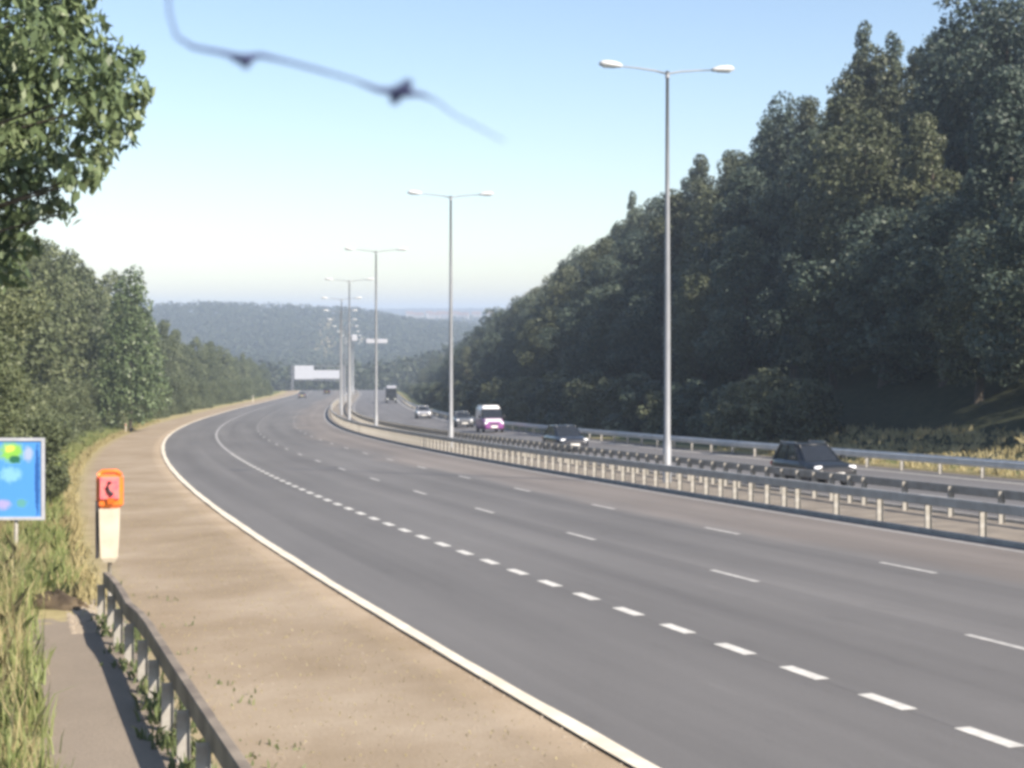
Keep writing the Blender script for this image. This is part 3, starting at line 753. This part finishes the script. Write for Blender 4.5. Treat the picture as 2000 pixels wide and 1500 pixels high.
protoR = [tree_proto('broadleaf_tree', 13, 4.2, 12500, .29, M['leaf_olive'], 21, 'round'),
          tree_proto('broadleaf_tree', 13, 3.6, 11500, .28, M['leaf_right'], 22, 'tall'),
          tree_proto('broadleaf_tree', 13, 4.6, 12500, .30, M['leaf_right'], 23, 'round', base=.15),
          tree_proto('broadleaf_tree', 13, 3.0, 10000, .27, M['leaf_olive'], 24, 'tall', base=.12),
          tree_proto('conifer_tree', 13, 2.7, 10000, .26, M['leaf_right'], 25, 'spire', base=.12)]
protoB = [tree_proto('shrub', 4, 2.3, 4200, .26, M['leaf_olive'], 31, 'bush', base=.05, nc=16, trunkr=.05),
          tree_proto('shrub', 4, 2.0, 4000, .25, M['leaf_right'], 32, 'bush', base=.05, nc=14, trunkr=.05)]
protoL = [tree_proto('broadleaf_tree', 13, 4.0, 8500, .34, M['leaf_left'], 41, 'round', base=.08),
          tree_proto('broadleaf_tree', 13, 3.4, 8000, .32, M['leaf_left'], 42, 'tall', base=.06),
          tree_proto('broadleaf_tree', 13, 4.4, 8500, .36, M['leaf_left'], 43, 'round', base=.1)]
protoS = [tree_proto('shrub', 4, 2.2, 7000, .17, M['leaf_left'], 51, 'bush', base=.04, nc=18, trunkr=.05),
          tree_proto('shrub', 4, 1.9, 6500, .16, M['leaf_left'], 52, 'bush', base=.04, nc=16, trunkr=.05)]
ALLP = protoR + protoB + protoL + protoS
used = set()
PLACED = []
def plant(protos, s, t, h, base_h, wid=1.0, row='', group=''):
    p = random.choice(protos); i = id(p)
    if i in used: o = copy_tree(p)
    else: o = p; used.add(i)
    k = h / base_h
    o.location = G(s, t, -.1); o.rotation_euler = (random.uniform(-.04, .04), random.uniform(-.04, .04), random.uniform(0, 6.28))
    o.scale = (k * wid, k * wid, k)
    px = 1000 + F * o.location.x / max(o.location.y, 1)
    PLACED.append((row, px, o, h)); o['group'] = group
    return o
# right bank: rows climbing the cutting
TOP = [(0, 29), (88, 30), (108, 32.5), (150, 31.0), (185, 28.5), (225, 26.5), (340, 23), (400, 20), (560, 16)]
GR = 'trees on the wooded bank'
def topz(s): return float(np.interp(s, [a for a, b in TOP], [b for a, b in TOP]))
def row(protos, base_h, t0, frac, s0, s1, sp, name, wid=1.0, jit=2.0, hj=.10, grp=GR):
    s = s0
    while s < s1:
        t = t0 + random.uniform(-jit, jit); hh = topz(s) * frac - bank(s, t)
        hh *= random.uniform(1 - hj, 1 + hj * .6)
        plant(protos, s, t, max(hh, 2.5), base_h, wid * random.uniform(.9, 1.15) * (13 / max(hh, 9) if base_h == 13 else 1) ** .3, name, grp)
        s += sp * random.uniform(.8, 1.2) * (1 + max(0, s - 250) / 400)
row(protoB, 4, 33.4, .15, 80, 520, 4.2, 'lowest fringe', 1.25, .8, .3, 'shrubs at the foot of the bank')
row(protoR[:4], 13, 40, .44, 58, 540, 7.0, 'bottom row', 1.15, 1.3, .12)
row(protoR[:4], 13, 47, .72, 68, 560, 7.5, 'second row', 1.05)
row(protoR, 13, 55.5, .965, 82, 600, 6.6, 'crest row', .95, 1.5, .09)
row(protoR, 13, 63, 1.0, 92, 420, 8.5, 'back row', .95, 2, .08)
for px, py, t in ((1698, 38, 56), (1742, 58, 57), (1228, 372, 52)):
    s_ = solve_s(px, t, 60, 300); x_, y_ = xy(s_, t); zt_ = EYE + (615 - py) / F * y_
    o = plant([protoR[4]], s_, t, zt_ - Zg(s_, t), 13, .62, 'spires', GR)
# left hedgerow and trees
GL = 'hedgerow trees on the left'
def lrow(protos, base_h, t0, hs, s0, s1, sp, name, wid=1.0, jit=1.0, grp=GL):
    s = s0
    while s < s1:
        t = t0 + random.uniform(-jit, jit); h = float(np.interp(s, [a for a, b in hs], [b for a, b in hs])) * random.uniform(.88, 1.08)
        plant(protos, s, t, h, base_h, wid * random.uniform(.9, 1.15), name, grp)
        s += sp * random.uniform(.8, 1.2) * (1 + max(0, s - 100) / 200)
lrow(protoS, 4, -8.0, [(40, 3.2), (80, 4), (200, 5), (400, 5)], 42, 480, 4.2, 'left hedge front', 1.05, .5, 'shrubs of the left hedge')
lrow(protoL, 13, -12.5, [(45, 8), (70, 11), (100, 15.0), (150, 18.5), (200, 18), (230, 15.5), (300, 13), (400, 11), (520, 9)], 50, 540, 7.0, 'left tree front', .95)
lrow(protoL, 13, -20, [(50, 10), (100, 16), (150, 19.5), (200, 18.5), (250, 15.5), (300, 13), (400, 11)], 40, 540, 8.5, 'left tree back', 1.0)
# short far row towards the gantry, right of the far carriageway and left verge
for i, (px, t, h) in enumerate(((560, -9, 9), (600, -14, 9))): pass

names = {'spires': ('slim pointed dark tree rising above the top row, {} from the right', 'tree'), 'lowest fringe': ('dark shrub at the foot of the bank, {} from the right', 'shrub'),
         'bottom row': ('dark green tree, {} from the right in the lowest bank row', 'tree'),
         'second row': ('dark green tree, {} from the right in the middle bank row', 'tree'),
         'crest row': ('tree against the sky, {} from the right in the top row', 'tree'),
         'back row': ('tree behind the top row of the bank, {} from the right', 'tree'),
         'left hedge front': ('leafy green shrub in the left hedge, {} from the left along its front', 'shrub'),
         'left tree front': ('sunlit green tree behind the left hedge, {} from the left', 'tree'),
         'left tree back': ('tall green tree, {} from the left in the rear row behind the hedge', 'tree')}
for rn, (lab, cat) in names.items():
    L_ = [p for p in PLACED if p[0] == rn]; inn = [p for p in L_ if -120 < p[1] < 2120]; out = [p for p in L_ if not -120 < p[1] < 2120]
    inn.sort(key=lambda p: p[1], reverse='left' not in rn)
    for i, p in enumerate(inn): tag(p[2], lab.format(ordinal(i + 1)), cat)
    for p in out: tag(p[2], lab.format('outside the picture').replace(' from the right', '').replace(' from the left', ''), cat)

# big overhanging tree, upper left
D = 19.0
def at(px, py, d): return Vector(((px - 1000) / F * d, d, EYE + (615 - py) / F * d))
cl = []
spec = [(150, 60, 62), (215, 120, 50), (250, 190, 48), (235, 255, 40), (170, 180, 70), (185, 290, 52), (155, 345, 42), (90, 110, 80), (60, 230, 85), (90, 330, 62), (185, 345, 24),
        (30, 60, 80), (110, 20, 65), (20, 330, 80), (30, 420, 55), (95, 405, 30), (128, 415, 24), (-40, 140, 100), (-60, 290, 110), (-80, 30, 110), (-30, 470, 60), (60, -60, 80), (150, -30, 50),
        (270, 110, 18), (285, 175, 18), (268, 232, 16), (60, 480, 26), (10, 520, 50), (195, 215, 50)]
for i, (px, py, r) in enumerate(spec):
    d = D + random.uniform(-1.2, 1.0); p = at(px, py, d); rr = r / F * d
    cl.append((p.x, p.y, p.z, rr, rr * 1.2, rr))
for i in range(60):
    a_ = random.uniform(0, 6.28); q = random.uniform(0, 1) ** .5
    x = -9.6 + 3.3 * q * math.cos(a_); y = D + 3.6 * q * math.sin(a_); z = EYE + random.uniform(-1.5, 9.5) * (1 - .3 * q)
    cl.append((x, y, z, 1.1, 1.1, .9))
bt = empty('broadleaf_tree', (-10.4, D, Zg(D, -12)))
tag(bt, 'large glossy-leaved tree overhanging from the top left corner', 'tree')
me = leaf_cloud('crown', [(x + 10.4, y - D, z - bt.location.z, a1, a2, a3) for x, y, z, a1, a2, a3 in cl], 100000, .15, M['leaf_near'], 77, flat=.3, aspect=.5, shell=.25, droop=.6)
ob('crown', me, bt)
tm = MB(); tm.tube([(0, 0, -.5), (.1, 0, 2), (.0, .1, 5), (.3, 0, 8), (.6, 0, 11)], [.32, .27, .22, .15, .06], 12)
for i in range(0, 18, 2):
    c = cl[i]; p1 = Vector((c[0] + 10.4, c[1] - D, c[2] - bt.location.z)); p0 = Vector((.1, 0, max(2.5, p1.z - 3.2))); mid = (p0 + p1) / 2
    tm.tube([p0, p0.lerp(p1, .3) + Vector((0, random.uniform(-.4, .4), .1)), p0.lerp(p1, .62) + Vector((0, random.uniform(-.4, .4), .55)), p1], [.07, .05, .028, .008], 7)
tm.build('trunk', M['bark'], bt)
# small bright sapling tops in front of the hedge
for (px, py, d, h, lab) in ((255, 520, 150, 0, 'slim bright-topped tree standing just above the left tree line'),):
    p = at(px, py, d); s = d; e = empty('broadleaf_tree', (p.x, p.y, Zg(s, -10)))
    zt_ = p.z - e.location.z
    cl2 = []
    for k in range(34):
        q = (k + .5) / 34; w_ = .5 + 3.2 * q ** .7; a_ = k * 2.4
        cl2.append((w_ * .7 * math.cos(a_), w_ * .7 * math.sin(a_), zt_ - .5 - q * (zt_ - 2), .7 + q, .7 + q, .8 + q))
    ob('crown', leaf_cloud('crown', cl2, 9000, .34, M['leaf_near'], 5), e); mm = MB(); mm.tube([(0, 0, -.4), (0, 0, zt_ * .5), (0, 0, zt_)], [.15, .1, .03], 8); mm.build('trunk', M['bark'], e)
    tag(e, lab, 'tree')
# low leafy shrub at the left edge, half lit
for i, (px, py, d, r, lab) in enumerate(((-60, 690, 40, 110, 'sunlit broad shrub at the left edge above the blue board'), (70, 800, 50, 80, 'dark green shrub behind the blue board'), (-10, 580, 48, 110, 'bushy shrub at the left edge beneath the overhanging tree'))):
    p = at(px, py, d); rr = r / F * d; g0 = Zg(d, -9); e = empty('shrub', (p.x - .5, p.y + .8, g0)); zc = p.z - g0
    cl2 = []
    for k in range(22):
        q = random.uniform(.15, 1); a_ = random.uniform(0, 6.28); w = rr * random.uniform(.2, .8)
        cl2.append((w * math.cos(a_), w * math.sin(a_), max(.3, zc * q + rr * .4 * random.uniform(-1, 1)), rr * .42, rr * .42, rr * .38))
    ob('crown', leaf_cloud('crown', cl2, 11000, .12, M['leaf_left'], 90 + i), e)
    tm = trunk_mesh(zc + .5, .05, cl2[:8], i); tm.build('trunk', M['bark'], e); tag(e, lab, 'shrub', 'shrubs at the left edge')

# grass and weeds
def blades(name, n, tr, sr, hr, wd, material, seed, lab, hfun=None, clump=0, pw=1.0, lean=.35):
    g = np.random.default_rng(seed)
    s = sr[0] + (sr[1] - sr[0]) * g.random(n) ** pw; t = g.uniform(tr[0], tr[1], n)
    if clump:
        cs = sr[0] + (sr[1] - sr[0]) * g.random(clump) ** pw; ct = g.uniform(tr[0], tr[1], clump); k = g.integers(0, clump, n)
        s = cs[k] + g.normal(size=n) * .12; t = ct[k] + g.normal(size=n) * .10
    P = np.array([G(float(a_), float(b_)) for a_, b_ in zip(s, t)])
    h = g.uniform(hr[0], hr[1], n)
    if clump: h *= g.uniform(.5, 1.3, clump)[k]
    if hfun is not None: h *= np.array([hfun(float(a_), float(b_)) for a_, b_ in zip(s, t)])
    an = g.uniform(0, 6.28, n); dx = np.stack([np.cos(an), np.sin(an), np.zeros(n)], 1) * wd * g.uniform(.6, 1.3, n)[:, None]
    ln = g.normal(size=(n, 3)) * lean; ln[:, 2] = 0
    up = np.array([0, 0, 1.0])
    m1 = P + (up * .55 + ln * .25) * h[:, None]; tp = P + (up * (1 - .25 * np.linalg.norm(ln, axis=1))[:, None] + ln * .8) * h[:, None]
    V = np.stack([P - dx, P + dx, m1 + dx * .8, tp, m1 - dx * .8], 1).reshape(-1, 3)
    Fq = np.arange(n * 5).reshape(n, 5)
    return tag(ob(name, mesh_np(name, V, Fq, material)), lab, kind='stuff')
blades('grass', 26000, (-9.3, -5.5), (7, 46), (.25, .62), .012, M['grass_green'], 1, 'tall green and straw grass left of the footpath', pw=1.0, clump=2600)
blades('grass', 9000, (-9.3, -5.55), (7, 46), (.4, .85), .010, M['grass_dry'], 2, 'bleached seed stalks standing in the grass', clump=1500)
blades('dry_grass', 30000, (-6.4, -4.25), (S_PH + .2, 190), (.12, .38), .015, M['grass_dry'], 3, 'straw coloured grass along the verge', pw=1.25, clump=3000)
blades('grass', 30000, (-7.6, -4.7), (S_PH + .8, 190), (.2, .6), .015, M['grass_green'], 4, 'green grass before the left hedge', pw=1.25, clump=2500)
blades('dry_grass', 5000, (-3.9, -.5), (9, 60), (.01, .035), .008, M['grass_dry'], 5, 'short bleached turf on the dry verge', pw=1.0)
blades('dry_grass', 12000, (29.5, 35.5), (30, 84), (.12, .4), .03, M['grass_dry'], 6, 'dry grass at the foot of the bank', clump=1500)
def weedh(s, t): return .55 + .6 * (hash2(s * 14, t * 3) + .5)
blades('weeds', 1500, (-4.4, -3.95), (5, S_PH - 1), (.08, .30), .022, M['weed'], 8, 'leafy weeds under the short barrier', clump=80, hfun=weedh, lean=.5)
blades('weeds', 200, (-4.0, -2.9), (12, S_PH + 3), (.02, .10), .015, M['weed'], 9, 'thin weeds on the verge side of the barrier', clump=50)

def stones(name, n, tr, sr, size, seed, lab):
    g = np.random.default_rng(seed); V = []; Fq = []
    for i in range(n):
        s = sr[0] + (sr[1] - sr[0]) * g.random() ** 1.3; t = tr[0] + (tr[1] - tr[0]) * g.random()
        p = G(float(s), float(t)); r = size * g.uniform(.4, 1.3); b0 = len(V)
        for a, c, q in ((1, 0, 0), (0, 1, 0), (-1, 0, 0), (0, -1, 0), (0, 0, .8), (0, 0, -.6)):
            V.append((p.x + r * (a + g.uniform(-.3, .3)), p.y + r * (c + g.uniform(-.3, .3)), p.z + r * q))
        Fq += [(b0 + i0, b0 + i1, b0 + 4) for i0, i1 in ((0, 1), (1, 2), (2, 3), (3, 0))]
    return tag(ob(name, mesh_np(name, V, Fq, mat('stone', (.26, .21, .155), .9, (.36, .31, .24), .7))), lab, kind='stuff')
stones('gravel', 1600, (-3.9, -.05), (8, 60), .016, 61, 'loose stones scattered over the dry verge')
stones('gravel', 900, (-.35, .05), (8, 60), .022, 62, 'grit along the painted edge line')
stones('gravel', 700, (-4.9, -4.25), (S_PH - 3, S_PH + 1.5), .04, 63, 'rubble round the foot of the telephone')

# low dark brown mound with a rough outline beside the telephone
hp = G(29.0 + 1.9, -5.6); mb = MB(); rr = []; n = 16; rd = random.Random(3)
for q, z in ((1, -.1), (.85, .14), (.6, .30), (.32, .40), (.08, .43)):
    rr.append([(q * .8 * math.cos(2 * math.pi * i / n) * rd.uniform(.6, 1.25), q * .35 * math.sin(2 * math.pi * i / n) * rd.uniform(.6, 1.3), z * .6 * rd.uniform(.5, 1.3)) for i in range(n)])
mb.loft(rr); hpo = mb.build('brown_heap', mat('heap_brown', (.045, .032, .02), .95, (.12, .09, .055), 4, bump=.8)); hpo.location = G(S_PH + .2, -5.05)
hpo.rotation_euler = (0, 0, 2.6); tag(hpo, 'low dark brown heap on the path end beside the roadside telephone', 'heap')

# far woods: one mass across the valley
def woods(name, n, yr, kr, hgt, rad, q, size, seed, label):
    g = np.random.default_rng(seed); Y = np.sqrt(g.uniform(yr[0] ** 2, yr[1] ** 2, n)); K = g.uniform(kr[0], kr[1], n); cl = []
    for y, k in zip(Y, K):
        x = k * y; s = y - 20; t = x - Xd(s)
        z = Zg(float(s), float(t)); r = rad * g.uniform(.7, 1.3)
        cl.append((x, y, z + hgt * .5 * g.uniform(.8, 1.2), r, r, hgt * .5))
    return tag(ob(name, leaf_cloud(name, cl, n * q, size, M['leaf_far'], seed, shell=.75)), label, kind='stuff')
woods('woods', 5200, (640, 1560), (-.30, .16), 11, 5.5, 55, 2.3, 301, 'far wooded hillside across the valley')
woods('woods', 2600, (4100, 4700), (-.16, .06), 14, 16, 36, 8, 302, 'faint blue wooded ridge on the horizon')
woods('woods', 900, (1800, 3600), (-.12, .04), 11, 12, 36, 6, 303, 'scattered hazy woods beyond the hillside')

# pale houses on the far slope
hm = mat('house_render', (.36, .35, .35), .8, (.26, .25, .25), .3); rf = mat('house_roof', (.20, .13, .11), .8)
houses = []
for i, (px, y) in enumerate(((800, 2380), (818, 2300), (838, 2420), (850, 2330), (862, 2450), (874, 2360), (888, 2440), (905, 2320), (930, 2400), (955, 2480))):
    x = (px - 1000) / F * y; s = y - 20; z = Zg(s, x - Xd(s)); w = random.uniform(9, 16)
    e = empty('house', (x, y, z), random.uniform(-.3, .3)); tag(e, 'pale hazy house beyond the valley, %s from the left' % ordinal(i + 1), 'house', 'houses far across the valley')
    b = MB(); b.box((0, 0, 7), (w, 9, 16)); b.build('walls', hm, e)
    b = MB(); b.add([(-w / 2 - .4, -5, 15), (w / 2 + .4, -5, 15), (w / 2 + .4, 5, 15), (-w / 2 - .4, 5, 15), (-w / 2 - .4, 0, 18.5), (w / 2 + .4, 0, 18.5)],
                    [(0, 1, 5, 4), (2, 3, 4, 5), (0, 4, 3), (1, 2, 5), (3, 2, 1, 0)]); b.build('roof', rf, e)

# ------------------------------------------------------------------ strand of cobweb hanging close to the lens
cw = []
for px, py, r in ((318, -120, 5), (326, -30, 5), (332, 30, 5), (345, 72, 6), (378, 92, 8), (430, 102, 9), (470, 112, 13), (510, 108, 10), (560, 120, 7), (620, 136, 6.5), (690, 156, 5.5), (735, 174, 10),
                  (770, 180, 15), (795, 182, 15), (822, 184, 9), (850, 196, 4), (890, 226, 3), (930, 246, 3), (985, 276, 2)):
    cw.append((px, py, r))
DW = .5
mb = MB(); mb.tube([at(px, py, DW) for px, py, r in cw], [r / F * DW * .52 for px, py, r in cw], 8)
wst = mb.build('cobweb_strand', mat('cobweb_dust', (.05, .06, .15), .9))
tag(wst, 'dark blurred strand of dusty cobweb hanging across the sky', 'cobweb')
for px, py, rx, ry in ((785, 178, 30, 17), (772, 192, 12, 14), (795, 163, 12, 9), (475, 116, 28, 8), (480, 124, 10, 11)):
    me = leaf_cloud('dust_clump', [(0, 0, 0, rx / F * DW * .8, rx / F * DW * .5, ry / F * DW * .8)], 320, .0013, wst.data.materials[0], px, shell=.0)
    ob('dust_clump', me, wst, at(px, py, DW))

# ------------------------------------------------------------------ haze
b = MB(); x0, x1, y0, y1, z0, z1 = -2800, 2800, -90, 6700, -75, 42
b.box(((x0 + x1) / 2, (y0 + y1) / 2, (z0 + z1) / 2), (x1 - x0, y1 - y0, z1 - z0))
hz = bpy.data.materials.new('haze_air'); hz.use_nodes = True; nt = hz.node_tree; nt.nodes.remove(nt.nodes['Principled BSDF'])
pv = nt.nodes.new('ShaderNodeVolumePrincipled'); pv.inputs['Color'].default_value = (.66, .81, 1, 1); pv.inputs['Density'].default_value = .00040
pv.inputs['Anisotropy'].default_value = .0
nt.links.new(pv.outputs[0], nt.nodes['Material Output'].inputs['Volume'])
tag(b.build('haze', hz), 'thin pale summer haze over the valley', kind='stuff')

# ------------------------------------------------------------------ light
SUN_EL = R(37); sd = Vector((.74, -.67, 0)).normalized()
az = math.atan2(sd.x, sd.y)             # clockwise from +Y
w = bpy.data.worlds.new('World'); scene.world = w; w.use_nodes = True; nt = w.node_tree
sky = nt.nodes.new('ShaderNodeTexSky'); sky.sky_type = 'NISHITA'; sky.sun_disc = False
sky.sun_elevation = SUN_EL; sky.sun_rotation = az; sky.air_density = 1.0; sky.dust_density = .6; sky.ozone_density = 3.0; sky.altitude = 100
bg = nt.nodes['Background']; bg.inputs['Strength'].default_value = .095; nt.links.new(sky.outputs[0], bg.inputs['Color'])
sl = bpy.data.lights.new('sun', 'SUN'); sl.energy = 4.6; sl.angle = R(.6); sl.color = (1, .94, .84)
so = bpy.data.objects.new('sun', sl); COL.objects.link(so)
dirv = Vector((sd.x * math.cos(SUN_EL), sd.y * math.cos(SUN_EL), math.sin(SUN_EL)))
so.rotation_euler = dirv.to_track_quat('Z', 'Y').to_euler(); so.location = (40, -40, 60)

cam = bpy.data.cameras.new('camera'); co = bpy.data.objects.new('camera', cam); COL.objects.link(co); scene.camera = co
cam.lens = 57.6; cam.sensor_width = 36; cam.clip_start = .05; cam.clip_end = 12000
co.location = (0, 0, EYE); co.rotation_euler = (R(90), 0, 0); cam.shift_y = -135 / 2000
cam.dof.use_dof = True; cam.dof.focus_distance = 80; cam.dof.aperture_fstop = 57.6 / 3.6 / 1.0
scene.view_settings.view_transform = 'Standard'; scene.view_settings.look = 'None'; scene.view_settings.gamma = 1
scene.view_settings.exposure = 1.0
scene.view_settings.use_white_balance = True; scene.view_settings.white_balance_temperature = 6950; scene.view_settings.white_balance_tint = 14
cy = scene.cycles
cy.use_denoising = True
cy.max_bounces = 6; cy.diffuse_bounces = 3; cy.glossy_bounces = 2; cy.transmission_bounces = 3; cy.transparent_max_bounces = 6; cy.volume_bounces = 0
cy.filter_width = 3.5
